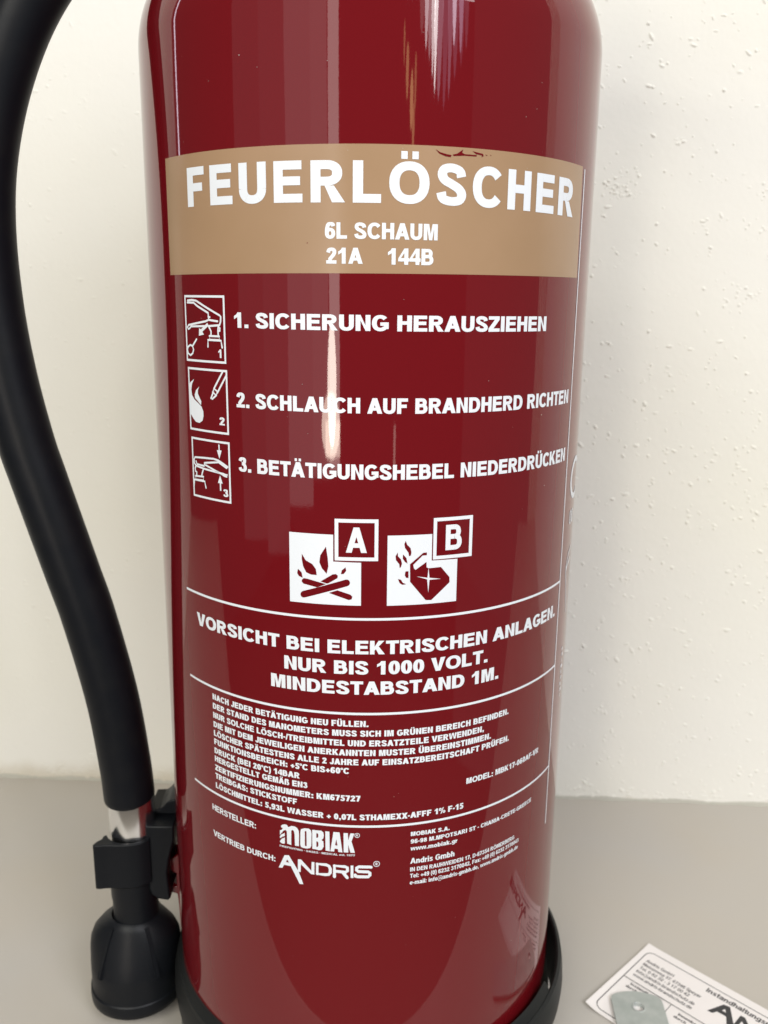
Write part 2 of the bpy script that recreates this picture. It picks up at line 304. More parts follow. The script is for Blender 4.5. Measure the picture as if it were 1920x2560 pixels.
    if ch == 'ß': w = .80; return S(w, [box(0, 0, V, .70)] + pen(sm([(v2, .70), (v2 + .05, .9), (w * .46, t - h2), (w - v2 - .1, .88), (w - v2 - .12, .70), (w - v2 - .2, .56)]), V, H) + pen(sm([(w - v2 - .2, .54), (w - v2 - .05, .42), (w - v2, .26), (w - v2 - .1, .10), (w * .5, h2)]), V, H), .07)
    X = .735; xr = X / 2
    if ch in 'abcdegopq': w = .70
    ring = lambda w_: pen(arc(w_ / 2, xr, w_ / 2 - v2, xr + .012 - h2, 0, 360, 24)[:-1], V, H, True)
    if ch == 'o': return S(w, ring(w), .045)
    if ch in 'bp': return S(w, [box(0, 0, V, 1) if ch == 'b' else box(0, -.27, V, X)] + pen(arc(w / 2, xr, w / 2 - v2, xr - h2, -150, 150, 22), V, H), .06)
    if ch in 'dq': return S(w, [box(w - V, 0, w, 1) if ch == 'd' else box(w - V, -.27, w, X)] + pen(arc(w / 2, xr, w / 2 - v2, xr - h2, 30, 330, 22), V, H), .06)
    if ch == 'g': return S(w, [box(w - V, .02, w, X)] + pen(arc(w / 2, xr + .03, w / 2 - v2, xr - .03 - h2, 30, 330, 22), V, H * .9) + pen(arc(w / 2, .02, w / 2 - v2, .29 - h2, 190, 360, 14), V, H * .9), .06)
    if ch == 'c': return S(.66, pen(arc(.35, xr, .35 - v2, xr + .01 - h2, 42, 318, 20), V, H), .04)
    if ch == 'e': return S(w, pen(arc(w / 2, xr, w / 2 - v2, xr + .01 - h2, 0, 320, 22), V, H) + [box(V, xr - h2 * .8, w - .01, xr + h2 * .6)], .04)
    if ch == 'a': return S(w, [box(w - V - .02, 0, w - .02, .5)] + pen(sm([(v2 + .02, .54), (w * .25, .67), (w * .5, X - h2 + .01), (w - v2 - .06, .65), (w - v2 - .02, .50)]), V, H) + pen(sm([(w - v2 - .06, .41), (w * .4, .37), (v2 + .02, .30), (v2 + .02, .12), (w * .38, h2), (w - v2 - .1, .12)]), V * .95, H * .9), .045)
    if ch == 's': w = .62; return S(w, pen(sm([(w - v2 - .01, .53), (w - v2 - .08, .65), (w * .48, X - h2), (v2 + .05, .64), (v2 + .02, .52), (v2 + .12, .43), (w * .5, .375), (w - v2 - .08, .31), (w - v2, .2), (w - v2 - .07, .10), (w * .5, h2), (v2 + .05, .10), (v2 - .01, .20)]), V * .92, H * .85), .04)
    if ch == 'i': return S(V, [box(0, 0, V, X), box(0, X + .1, V, 1)], .075)
    if ch == 'l': return S(V, [box(0, 0, V, 1)], .075)
    if ch == 't': return S(.42, [box(.12, .16, .12 + V, .95), box(0, X - H * .9, .12, X), box(.12 + V, X - H * .9, .42, X), [(.12, .16), (.12 + V * .3, 0), (.42, 0), (.42, H * .9), (.12 + V, .18)]], .03)
    if ch == 'f': return S(.44, [box(.11, 0, .11 + V, .78), box(0, X - H * .9, .11, X), box(.11 + V, X - H * .9, .42, X), [(.11, .78), (.11 + V, .78), (.44, 1 - H * .8), (.44, 1), (.24, 1)]], .02)
    if ch == 'r': return S(.46, [box(0, 0, V, X)] + pen(sm([(V * .9, .45), (V + .06, .6), (.46, .64)]), V * .8, H), .06)
    if ch == 'n' or ch == 'h': w = .66; return S(w, [box(0, 0, V, X if ch == 'n' else 1), box(w - V, 0, w, .42)] + pen(arc(w / 2 + v2 * .3, .42, w / 2 - v2 * 1.3, X - .42 - h2 + .01, 160, 0, 14), V, H), .065)
    if ch == 'u': w = .66; return S(w, [box(w - V, 0, w, X), box(0, .30, V, X)] + pen(arc(w / 2 - v2 * .3, .30, w / 2 - v2 * .7, .31 - h2, 180, 340, 14), V, H), .065)
    if ch == 'm':
        w = 1.08; q = (w - V) / 2
        return S(w, [box(0, 0, V, X), box(q, 0, q + V, .44), box(2 * q, 0, w, .44)] + pen(arc(v2 + q / 2, .44, q / 2, X - .44 - h2 + .01, 165, 0, 12), V, H) + pen(arc(v2 + q * 1.5, .44, q / 2, X - .44 - h2 + .01, 165, 0, 12), V, H), .065)
    if ch == 'k': w = .68; return S(w, [box(0, 0, V, 1), [(V, .18), (V, .42), (w - V * 1.2, X), (w, X)], [(w + .02, 0), (V + .14, .48), (V + .02, .32), (w - V * 1.2, 0)]], .06)
    if ch == 'v' or ch == 'y':
        w = .72; c = w / 2; g = [[(0, X), (c - V * .5, 0), (c, 0), (c, .22), (V * 1.05, X)], [(w, X), (w - V * 1.05, X), (c, .22), (c, 0), (c + V * .5, 0)]]
        if ch == 'y': g.append([(c - V * .4, 0), (c + V * .5, 0), (c - .02, -.27), (.08, -.27), (.08, -.27 + H * .8), (c - V * .7, -.1)])
        return S(w, g, .01)
    if ch == 'w':
        w = 1.04; q = w / 4; k = V * .95
        return S(w, [[(0, X), (q - V * .4, 0), (q + V * .45, 0), (q + .02, .22), (k, X)], [(q + V * .45, 0), (2 * q, .5), (2 * q, X), (2 * q - V * .45, X), (q + .02, .22)],
                     [(3 * q - V * .45, 0), (3 * q - .02, .22), (2 * q + V * .45, X), (2 * q, X), (2 * q, .5)], [(w, X), (w - k, X), (3 * q - .02, .22), (3 * q - V * .45, 0), (3 * q + V * .4, 0)]], .01)
    if ch == 'x': w = .70; k = V * 1.15; return S(w, [[(0, 0), (k, 0), (w, X), (w - k, X)], [(0, X), (w / 2 - k * .5 - .01, xr), (w / 2, xr + k * .3), (k, X)], [(w, 0), (w / 2 + k * .5 + .01, xr), (w / 2, xr - k * .3), (w - k, 0)]], .01)
    if ch == 'z': w = .62; return S(w, [box(0, X - H * .9, w, X), box(0, 0, w, H * .9), [(0, H * .9), (V * 1.2, H * .9), (w, X - H * .9), (w - V * 1.2, X - H * .9)]], .04)
    return .4, []

class Print:                                  # flat shapes in (s, z) millimetres, laid on a surface afterwards
    def __init__(s): s.p = []
    def poly(s, pts, lay=0): s.p.append((pts, lay))
    def line(s, pts, wd, closed=False, lay=0):
        for i, q in enumerate(pen(pts, wd, wd, closed)): s.poly(q, lay + (i % 2) * .0)
        for i, (x, y) in enumerate(pts): s.poly([(x + wd * .5 * math.cos(k * PI / 4), y + wd * .5 * math.sin(k * PI / 4)) for k in range(8)], lay + .012)
    def rect(s, x0, y0, x1, y1, wd):
        s.poly(box(x0, y0, x1, y0 + wd)); s.poly(box(x0, y1 - wd, x1, y1)); s.poly(box(x0, y0 + wd, x0 + wd, y1 - wd)); s.poly(box(x1 - wd, y0 + wd, x1, y1 - wd))
    def text(s, t, x0, x1, z0, z1, h, V=.235, H=.195, track=False, xs=1, gap=0):
        gl = [glyph(c, V, H) for c in t]; n = len(t)
        first = min([x for p in gl[0][1] for x, _ in p]); last = gl[-1][0] - max([x for p in gl[-1][1] for x, _ in p])
        tot = sum(a for a, _ in gl) - first - last
        if track: k = h * xs; gap = ((x1 - x0) - tot * k) / (n - 1)
        else: k = (x1 - x0 - gap * (n - 1)) / tot
        x = x0 - first * k
        s.scale = k / h
        for i, (a, g) in enumerate(gl):
            z = z0 + (z1 - z0) * (x - x0) / max(x1 - x0, .01)
            for j, p in enumerate(g): s.poly([(x + px * k, z + py * h) for px, py in p], (j % 8) * .0035)
            x += a * k + gap
        return s
    def tris(s, step):
        for pts, lay in s.p:
            if len(pts) == 4 and max(abs(a[0] - b[0]) for a in pts for b in pts) < (step or 1e9): yield pts, lay; continue
            T = tessellate_polygon([[Vector((x, y, 0)) for x, y in pts]]) if len(pts) > 3 else [(0, 1, 2)]
            for t in T:
                tri = [pts[i] for i in t]
                xs = [q[0] for q in tri]; lo, hi = min(xs), max(xs)
                if not step or hi - lo < step: yield tri, lay; continue
                k = math.floor(lo / step)
                while k * step < hi:
                    a, b = k * step, (k + 1) * step; q = tri
                    for lim, sg in ((a, 1), (b, -1)):
                        r = []
                        for i in range(len(q)):
                            u, v = q[i], q[(i + 1) % len(q)]; du, dv = (u[0] - lim) * sg, (v[0] - lim) * sg
                            if du >= -1e-7: r.append(u)
                            if (du > 1e-7 and dv < -1e-7) or (du < -1e-7 and dv > 1e-7):
                                f = du / (du - dv); r.append((lim, u[1] + (v[1] - u[1]) * f))
                        q = r
                    if len(q) > 2: yield q, lay
                    k += 1
    def build(s, name, m, parent, R=80, off=.07, label=None, plane=None):
        vs = []; fs = []; nm = []
        for q, lay in s.tris(None if plane else 1.6):
            ar = sum(q[i][0] * q[(i + 1) % len(q)][1] - q[(i + 1) % len(q)][0] * q[i][1] for i in range(len(q)))
            if abs(ar) < 1e-7: continue
            if ar < 0: q = list(reversed(q))
            b = len(vs)
            for x, z in q:
                if plane: vs.append(plane(x, z, off + lay)); nm.append((0, 0, 1))
                else:
                    t = x / R; vs.append(((R + off + lay) * math.sin(t), -(R + off + lay) * math.cos(t), z)); nm.append((math.sin(t), -math.cos(t), 0))
            fs.append(tuple(range(b, b + len(q))))
        me = bpy.data.meshes.new(name); me.from_pydata([tuple(M(*v)) for v in vs], [], fs); me.update()
        for p in me.polygons: p.use_smooth = True
        me.normals_split_custom_set_from_vertices(nm)
        o = bpy.data.objects.new(name, me); COL.objects.link(o); me.materials.append(m); o.parent = parent
        if label: o['label'] = label
        return o

# ---------------------------------------------------------------- outlines of the printed symbols, millimetres round the body / up the body
PIC1=[(0,[(-63.51,-1.18),(-61.33,-1.01),(-59.02,-1.23),(-57.34,-1.93),(-53.23,-3.61),(-48.57,-5.46),(-48.09,-5.89),(-48.24,-7.38),(-48.69,-8.34),(-49.22,-8.74)]),(0,[(-63.51,-1.18),(-63.67,-1.79),(-60.34,-1.84),(-58.62,-2.79),(-53.51,-4.81),(-53.44,-6.0),(-53.4,-6.9),(-54.8,-7.38),(-63.51,-8.73),(-64.24,-9.46),(-63.71,-9.97),(-63.02,-9.74),(-62.15,-9.1),(-54.41,-8.82)]),(0,[(-53.4,-6.9),(-49.49,-7.26)]),(0,[(-53.5,-8.8),(-49.12,-8.44)]),(0,[(-53.5,-8.8),(-52.45,-10.33),(-52.51,-11.39),(-52.75,-11.76)]),(0,[(-49.22,-8.74),(-49.4,-10.09),(-49.34,-11.59)]),(0,[(-49.15,-9.19),(-48.61,-9.26),(-48.65,-10.07),(-49.2,-10.24)]),(1,[(-53.2,-11.77),(-48.97,-11.79),(-48.9,-12.92),(-53.12,-12.92)]),(0,[(-54.06,-15.08),(-53.9,-13.01),(-48.28,-13.05),(-47.83,-15.14)]),(0,[(-59.51,-13.0),(-61.65,-15.09)])]
PIC1_RING=[(-64.76,-16.48),(-64.29,-15.52),(-62.94,-14.9),(-61.77,-15.25),(-61.3,-16.32),(-61.81,-17.43),(-63.06,-18.11),(-64.27,-17.64)]
PIC1_FILL=[[(-53.99,-7.82),(-53.4,-8.64),(-56.49,-10.61),(-55.73,-11.43),(-58.23,-11.88),(-57.99,-9.59),(-57.08,-9.86)],[(-53.12,-5.85),(-52.67,-5.75),(-52.46,-6.13),(-52.74,-6.44),(-53.14,-6.3)]]
PIC2=[(0,[(-48.07,-22.57),(-51.98,-27.87)]),(0,[(-46.54,-23.55),(-50.59,-29.17)]),(1,[(-51.99,-27.94),(-50.56,-28.71),(-51.06,-29.98),(-52.63,-29.1)]),(0,[(-52.36,-29.08),(-53.51,-31.03),(-52.92,-31.21),(-51.2,-30.05)])]
PIC2_FILL=[[(-64.72,-27.68),(-63.67,-26.65),(-61.65,-25.56),(-62.87,-27.23),(-63.38,-29.01),(-63.11,-30.74),(-61.82,-32.07),(-59.75,-33.17),(-58.16,-34.15),(-57.44,-35.51),(-57.43,-37.1),(-58.02,-38.59),(-59.62,-39.45),(-61.47,-39.25),(-63.06,-38.12),(-64.29,-36.85)],[(-59.05,-27.8),(-60.8,-28.97),(-61.6,-30.46),(-61.51,-31.57),(-59.97,-32.55),(-58.49,-33.64),(-58.26,-32.41),(-59.11,-31.22),(-59.87,-30.01),(-59.8,-28.9)]]
PIC3=[(0,[(-63.35,-53.03),(-63.44,-51.79),(-62.82,-50.98),(-57.71,-50.59),(-53.33,-50.39),(-51.06,-50.67),(-48.89,-51.55),(-47.13,-52.32),(-47.57,-52.75),(-51.08,-51.22),(-57.8,-52.24),(-58.12,-53.32)]),(0,[(-63.35,-53.03),(-62.44,-53.74),(-58.43,-54.18),(-49.03,-54.78),(-48.26,-54.95),(-47.49,-54.92),(-47.69,-55.53),(-48.63,-55.38),(-49.91,-54.89),(-57.34,-52.89)]),(0,[(-62.34,-52.24),(-61.84,-53.16),(-58.12,-53.32)]),(0,[(-58.43,-54.18),(-59.33,-56.11),(-59.53,-56.8)]),(0,[(-62.44,-53.74),(-63.01,-54.64),(-62.85,-55.62),(-62.19,-55.85),(-62.25,-56.86)]),(1,[(-62.96,-57.23),(-58.59,-56.9),(-58.67,-58.17),(-62.87,-58.45)]),(0,[(-64.0,-60.63),(-63.51,-58.54),(-58.06,-58.41),(-57.51,-60.48)])]
PIC3_FILL=[[(-50.9,-45.47),(-50.33,-45.48),(-50.32,-47.29),(-49.49,-47.3),(-50.58,-50.07),(-51.62,-47.37),(-50.86,-47.35)],[(-50.56,-55.42),(-49.48,-58.01),(-50.23,-58.04),(-50.21,-60.45),(-50.79,-60.46),(-50.81,-57.98),(-51.63,-58.03)]]
SYM_A=[[(-20.73,-77.58),(-19.51,-79.55),(-17.32,-80.7),(-16.24,-82.17),(-15.95,-84.13),(-17.79,-84.13),(-19.33,-83.5),(-20.33,-81.6),(-20.75,-79.43)],[(-12.97,-74.75),(-12.43,-78.43),(-12.23,-81.04),(-12.79,-83.49),(-14.29,-81.82),(-15.06,-79.89),(-14.79,-77.69),(-13.83,-76.1)],[(-22.08,-82.54),(-20.88,-83.63),(-20.55,-85.38),(-21.8,-84.91),(-22.32,-83.98)],[(-6.84,-81.16),(-6.63,-82.34),(-7.47,-83.38),(-8.32,-83.41),(-7.98,-82.17)],[(-6.77,-85.15),(-6.22,-85.14),(-5.75,-85.41),(-5.47,-85.9),(-5.47,-86.47),(-5.75,-86.97),(-6.22,-87.27),(-19.93,-91.85),(-20.51,-91.9),(-21.01,-91.66),(-21.29,-91.18),(-21.28,-90.6),(-20.99,-90.07),(-20.48,-89.73)],[(-20.82,-86.07),(-20.24,-85.48),(-19.04,-85.56),(-13.02,-86.91),(-15.85,-88.16),(-20.25,-87.27),(-20.83,-86.74)],[(-14.75,-86.13),(-10.87,-83.61),(-9.8,-83.47),(-9.25,-83.98),(-9.38,-84.78),(-12.16,-86.55),(-12.81,-86.72)],[(-12.09,-89.74),(-9.38,-88.76),(-5.35,-90.03),(-4.71,-90.68),(-4.92,-91.58),(-5.77,-91.83),(-6.4,-91.63)]]
SYM_B=[[(11.77,-72.67),(12.21,-73.9),(13.3,-75.03),(13.63,-76.35),(13.48,-77.44),(12.92,-77.72),(12.69,-76.53),(11.59,-74.97),(11.36,-73.66)],[(9.37,-76.33),(9.38,-77.51),(10.38,-78.63),(10.7,-79.96),(10.42,-81.04),(10.04,-81.47),(9.85,-80.15),(8.81,-78.81),(8.66,-77.49)],[(10.99,-76.99),(12.08,-78.26),(12.45,-80.02),(11.67,-79.47),(10.93,-78.43)],[(9.5,-84.98),(10.48,-85.23),(11.05,-86.23),(12.14,-86.76),(10.94,-86.93),(10.07,-86.33)],[(11.94,-82.51),(12.8,-82.55),(12.84,-84.8),(12.06,-84.63),(11.7,-83.95),(11.73,-83.07)],[(17.45,-76.76),(18.59,-76.74),(18.61,-77.62),(17.25,-77.63),(14.27,-80.54),(14.51,-81.66),(15.04,-82.21),(18.53,-79.81),(18.61,-81.58),(19.33,-81.94),(23.37,-81.8),(26.38,-85.42),(26.43,-87.13),(20.39,-92.52),(18.55,-92.37),(13.38,-86.02),(13.27,-80.28)]]
SYM_B_STAR=[(15.43,-84.36),(18.96,-85.02),(19.24,-81.8),(19.63,-85.07),(23.48,-85.69),(19.64,-85.74),(19.34,-89.96),(18.88,-85.55)]
MOB_M=[[(-29.41,-175.43),(-29.54,-174.91),(-28.98,-174.31),(-28.03,-173.95),(-27.22,-174.02),(-26.91,-174.67),(-26.56,-174.65),(-25.62,-174.04),(-24.43,-173.99),(-23.51,-174.45),(-22.95,-175.45),(-22.87,-176.95),(-22.97,-181.28),(-24.39,-181.37),(-24.49,-176.99),(-24.72,-175.79),(-25.24,-175.48),(-25.7,-175.85),(-25.78,-181.43),(-27.28,-181.15),(-27.32,-176.62),(-27.79,-176.03),(-28.61,-176.5),(-29.96,-178.43),(-29.93,-176.67),(-29.29,-176.38),(-28.82,-175.57)],[(-29.99,-179.75),(-29.97,-178.91),(-29.32,-178.06),(-28.14,-177.28),(-28.16,-178.48),(-29.07,-178.97)],[(-30.01,-181.02),(-30.01,-180.88),(-29.22,-179.7),(-28.11,-179.03),(-28.15,-181.35),(-28.84,-181.57),(-29.66,-181.43)]]
MOB_O=[[(-22.36,-175.75),(-22.16,-174.61),(-20.91,-174.06),(-19.38,-173.92),(-18.62,-174.44),(-18.42,-175.64),(-18.54,-180.36),(-18.93,-181.26),(-19.96,-181.65),(-21.38,-181.68),(-22.24,-181.42),(-22.47,-180.62)],[(-20.77,-175.2),(-20.54,-174.94),(-20.21,-175.1),(-20.16,-180.63),(-20.47,-180.82),(-20.78,-180.59)]]
MOB_REST=[[(-18.16,-174.17),(-16.72,-174.16),(-16.77,-181.48),(-18.17,-181.47)],[(-16.72,-174.16),(-15.08,-174.08),(-14.29,-174.67),(-14.15,-175.89),(-14.35,-177.02),(-14.98,-177.65),(-14.31,-178.12),(-14.22,-180.04),(-14.88,-181.37),(-15.88,-181.69),(-16.77,-181.48),(-16.76,-180.51),(-16.25,-180.44),(-16.07,-179.86),(-16.07,-178.89),(-16.24,-178.42),(-16.75,-178.38),(-16.74,-177.05),(-16.23,-176.93),(-16.05,-176.41),(-16.1,-175.59),(-16.3,-175.28),(-16.72,-175.29)],[(-13.64,-174.13),(-12.23,-174.15),(-12.13,-181.63),(-13.57,-181.49)],[(-10.87,-174.13),(-8.78,-174.15),(-7.8,-181.7),(-9.21,-181.61),(-9.35,-180.52),(-10.44,-180.42),(-10.64,-181.6),(-11.93,-181.56)],[(-7.44,-174.25),(-5.97,-174.25),(-5.85,-176.98),(-5.12,-174.29),(-3.79,-174.29),(-4.75,-177.35),(-3.57,-181.66),(-5.11,-181.64),(-5.85,-178.63),(-5.84,-181.62),(-7.39,-181.62)]]
MOB_A_HOLE=[(-9.89,-176.84),(-9.5,-179.15),(-10.29,-179.08)]
AND_FILL=[[(-30.68,-191.3),(-28.37,-185.95),(-26.73,-185.57),(-23.2,-191.15),(-21.54,-195.79),(-22.86,-195.97),(-26.06,-189.65),(-28.57,-189.73),(-29.28,-191.14)],[(-23.4,-186.4),(-22.22,-186.31),(-18.62,-190.02),(-18.46,-186.54),(-17.49,-186.47),(-17.53,-191.34),(-18.76,-191.31),(-22.32,-188.15),(-22.46,-191.2),(-23.46,-191.29)],[(-5.02,-186.55),(-4.09,-186.57),(-4.07,-191.35),(-5.01,-191.34)]]
AND_A_HOLE=[(-27.38,-187.35),(-26.64,-188.37),(-27.78,-188.41)]
AND_ST=[(1,[(-16.5,-187.02),(-13.4,-186.95),(-12.4,-187.34),(-11.95,-188.41),(-12.0,-189.82),(-12.53,-190.58),(-13.67,-190.8),(-16.53,-190.82)]),(0,[(-10.54,-191.22),(-10.53,-187.01),(-6.94,-187.1),(-6.15,-187.44),(-6.08,-188.64),(-6.81,-189.24),(-10.53,-189.06)]),(0,[(-7.68,-189.3),(-6.19,-191.31)]),(0,[(1.89,-187.1),(1.4,-187.01),(-2.27,-186.96),(-2.93,-187.4),(-3.0,-188.24),(-2.39,-188.78),(0.92,-188.9),(1.49,-189.33),(1.5,-190.17),(0.94,-190.81),(-2.75,-190.78),(-3.36,-190.63),(-3.44,-190.13)])]
SCUFF=[[(18.39,40.98),(19.73,40.26),(21.75,39.82),(23.2,39.66),(22.9,39.09),(21.32,39.28),(19.52,39.86)],[(23.47,39.79),(24.92,40.15),(25.73,40.71),(26.73,41.37),(26.39,40.48),(27.24,40.13),(31.05,40.14),(30.97,39.74),(27.25,39.74),(23.8,39.45)],[(29.66,41.09),(31.51,40.81),(33.09,40.61),(33.26,40.02),(32.63,39.69),(32.76,40.18),(30.8,40.37)],[(33.74,40.45),(34.5,40.39),(34.41,40.14)],[(35.5,40.54),(35.92,40.42),(35.62,40.23)]]

# ================================================================ the setting
def structure(o): o['kind'] = 'structure'; return o
WA = math.radians(-3.874)                                   # the wall runs slightly askew to the lens
def wallp(u, v, z): return (u * math.cos(WA) - v * math.sin(WA), 169 + u * math.sin(WA) + v * math.cos(WA), z)
vs = [wallp(u, v, z) for v in (0, 30) for u, z in ((-1000, -340), (1010, -340), (1010, 900), (-1000, 900))]
structure(raw('wall', vs, [(0, 1, 2, 3), (7, 6, 5, 4), (0, 4, 5, 1), (1, 5, 6, 2), (2, 6, 7, 3), (3, 7, 4, 0)], WALLM, None, False))
wall = bpy.data.objects['wall']
# return of the wall at the right-hand end
vs = [(x, y, z) for x in (1010, 1040) for y, z in ((-10, -340), (130, -340), (130, 900), (-10, 900))]
structure(raw('side_wall', vs, [(3, 2, 1, 0), (4, 5, 6, 7), (0, 1, 5, 4), (1, 2, 6, 5), (2, 3, 7, 6), (3, 0, 4, 7)], WALLM, None, False))
# plaster nubs: small raised grains under the paint
vs = []; fs = []
def nub(u, z, r, h, el, an):
    b = len(vs); n = 9; ca, sa = math.cos(an), math.sin(an)
    for k, (rr, hh) in enumerate(((1.0, -.02), (.72, .62), (.34, .95))):
        for i in range(n):
            a = 2 * PI * i / n; x = rr * r * math.cos(a) * el; y = rr * r * math.sin(a); j = 1 + .12 * random.uniform(-1, 1)
            vs.append(wallp(u + (x * ca - y * sa) * j, -h * hh, z + (x * sa + y * ca) * j))
    vs.append(wallp(u, -h, z))
    for k in range(2):
        for i in range(n): fs.append((b + k * n + i, b + (k + 1) * n + i, b + (k + 1) * n + (i + 1) % n, b + k * n + (i + 1) % n))
    for i in range(n): fs.append((b + 2 * n + i, b + 3 * n, b + 2 * n + (i + 1) % n))
cl = []
for i in range(6800):
    u = random.uniform(-340, 340); z = random.uniform(-306, 260)
    if u < 60 and random.random() < .5: continue
    if random.random() < .35 and cl: c = random.choice(cl); u, z = c[0] + random.gauss(0, 3), c[1] + random.gauss(0, 3)
    cl.append((u, z))
    r = random.choice((.35, .45, .55, .7, .9)) * random.uniform(.8, 1.2)
    nub(u, z, r, r * random.uniform(.42, .75) * (.42 if u < 40 else 1), random.choice((1, 1, 1.2, 1.8, 2.4)), random.uniform(-1.2, .2))
for i in range(240):                                        # thicker crumbs along the foot of the wall
    u = random.uniform(-330, 330); nub(u, -307 + abs(random.gauss(0, 5)), random.uniform(.5, 1.2), random.uniform(.2, .45), random.uniform(1, 2.2), random.uniform(-.5, .5))
o = raw('plaster_nubs', vs, fs, WALLM, wall); o['kind'] = 'stuff'
# uneven bead of filler where wall and table meet
vs = []; fs = []; n = 700
for i in range(n):
    u = -350 + 700 * i / (n - 1); a = 1.6 + .5 * math.sin(u * .21) + random.uniform(-.25, .25); b = 1.5 + .6 * math.sin(u * .13 + 1) + random.uniform(-.3, .3)
    vs += [wallp(u, -a, -308.05), wallp(u, -a * .45, -308 + b * .5), wallp(u, .05, -308 + b)]
for i in range(n - 1):
    for k in (0, 1): fs.append((3 * i + k, 3 * i + 3 + k, 3 * i + 4 + k, 3 * i + 1 + k))
structure(raw('filler_bead', vs, fs, SEAL))
# table top, a 30 mm board with a rounded front edge
vs = [(-1000, -135, -308), (1010, -135, -308), (1010, 240, -308), (-1000, 240, -308), (-1000, -135, -338), (1010, -135, -338), (1010, 240, -338), (-1000, 240, -338)]
o = structure(raw('tabletop', vs, [(0, 1, 2, 3), (7, 6, 5, 4), (0, 4, 5, 1), (1, 5, 6, 2), (2, 6, 7, 3), (3, 7, 4, 0)], TABLEM, None, False)); bevel(o, 3, 4)

structure(raw('floor', [(-2500, -3000, -1040), (2500, -3000, -1040), (2500, 400, -1040), (-2500, 400, -1040)], [(0, 1, 2, 3)], FLOORM, None, False))

# ================================================================ the extinguisher
FX = empty('fire_extinguisher', 'red foam fire extinguisher with gold band, white German lettering and black hose, on the table', 'fire extinguisher', M(0, 0, -308))
def adopt(o, par):                                          # keep world position under a parent that stands elsewhere
    o.parent = par; o.matrix_parent_inverse = Matrix.Translation(-FX.location) if par is FX else Matrix.Identity(4); return o
prof = [(0, -292), (60, -292), (70, -290), (76, -286), (79.2, -281), (80, -276)]
prof += [(80, -276 + (79 + 276) * i / 24) for i in range(1, 25)]
rk = 35.0
for i in range(1, 19):
    a = math.radians(62 * i / 18); prof.append((80 - rk + rk * math.cos(a), 79 + rk * math.sin(a)))
r0, z0 = prof[-1]; Rc = r0 / math.sin(math.radians(28))
for i in range(1, 9):
    a = math.radians(28 * (1 - i / 8)); r_ = Rc * math.sin(a); prof.append((max(r_, 17), z0 + Rc * (math.cos(a) - math.cos(math.radians(28)))))
    if r_ < 17: break
zt = prof[-1][1]
cyl = adopt(lathe('cylinder', prof, PAINT, None, n=384), FX)
FXc = cyl
def part(o, par=FX): return adopt(o, par)
def sub(o, par): o.parent = par; return o
neck = part(lathe('neck_ring', [(17, zt - 1), (19, zt), (19, zt + 10), (16, zt + 12), (16, zt + 16), (0, zt + 16)], BRASS, None, n=48, sharp=35))
vb = part(lathe('valve_body', [(15, zt + 12), (17, zt + 14), (17, zt + 30), (13, zt + 34), (13, zt + 52), (9, zt + 56), (0, zt + 56)], PLASTIC, None, n=40, sharp=35))
h1 = part(prism('lever', [(-14, zt + 52), (-10, zt + 64), (30, zt + 66), (95, zt + 92), (112, zt + 92), (112, zt + 86), (96, zt + 84), (34, zt + 52)], -9, 9, PAINT))
h2 = part(prism('carry_handle', [(-14, zt + 34), (-14, zt + 44), (30, zt + 46), (108, zt + 40), (118, zt + 30), (112, zt + 28), (104, zt + 34), (28, zt + 36)], -10, 10, PLASTIC))

# ---- printed label
gb = Print(); S0, S1 = -73.9, 82.0
gb.poly([(S0, 6.65), (S1 + .2, 7.45), (S1 - .3, 42.0), (S0 - .1, 41.65)])
band = gb.build('gold_band', GOLD, None, off=.05, label='brown gold band round the upper body'); part(band)
def P_(name, fn, parent=None, m=WHITE, label=None, off=.09):
    p = Print(); fn(p); o = p.build(name, m, None, off=off, label=label)
    return part(o)
def subp(name, fn, par, m=WHITE, off=.10):
    p = Print(); fn(p); o = p.build(name, m, None, off=off); o.parent = par; o.matrix_parent_inverse = Matrix.Identity(4); return o
subp('title_lettering', lambda p: p.text('FEUERLÖSCHER', -61.25, 74.9, 26.5, 25.9, 11.2, .258, .21, track=True, xs=1.0), band, off=.13)
def f(p):
    p.text('6L SCHAUM', -12.85, 19.6, 16.5, 16.45, 4.45, .265, .21); p.text('21A', -12.5, -2.0, 9.65, 9.65, 4.4, .265, .21); p.text('144B', 5.2, 18.5, 9.56, 9.56, 4.5, .265, .21)
subp('rating_lettering', f, band, off=.13)
for q in SCUFF + [[(-18.2, 15.2), (-17.9, 15.2), (-17.95, 15.5), (-18.2, 15.4)]]:
    subp('scuff', lambda p: p.poly(q), band, PAINT, off=.14)
for t, x0, x1, z0_, z1_, h in (('1. SICHERUNG HERAUSZIEHEN', -42.8, 62.1, -9.0, -9.4, 4.55), ('2. SCHLAUCH AUF BRANDHERD RICHTEN', -42.75, 80.6, -33.05, -33.7, 4.6), ('3. BETÄTIGUNGSHEBEL NIEDERDRÜCKEN', -42.6, 80.7, -53.2, -53.66, 4.65)):
    P_('instruction_line', lambda p: p.text(t, x0, x1, z0_, z1_, h, .27, .215))
LW = .62
def pic(k, x0, x1, zt_, zb, strokes, fills, ring=None, num='1', np_=None):
    def f(p):
        p.rect(x0, zb, x1, zt_, .68)
        for i, (c, q) in enumerate(strokes): p.line(q, LW, bool(c), lay=.004 * (i + 1) + .01)
        for q in fills: p.poly(q, .05)
        if ring: p.line(ring, LW * 1.05, True, .02)
        p.text(num, *np_, .285, .2)
    P_('pictogram', f, label={1: 'pictogram of the safety pin being pulled out', 2: 'pictogram of a nozzle aimed at a flame', 3: 'pictogram of the lever being squeezed'}[k])
pic(1, -65.35, -46.4, .45, -20.0, PIC1, PIC1_FILL, PIC1_RING, '1', (-49.6, -48.3, -18.3, -18.3, 2.6))
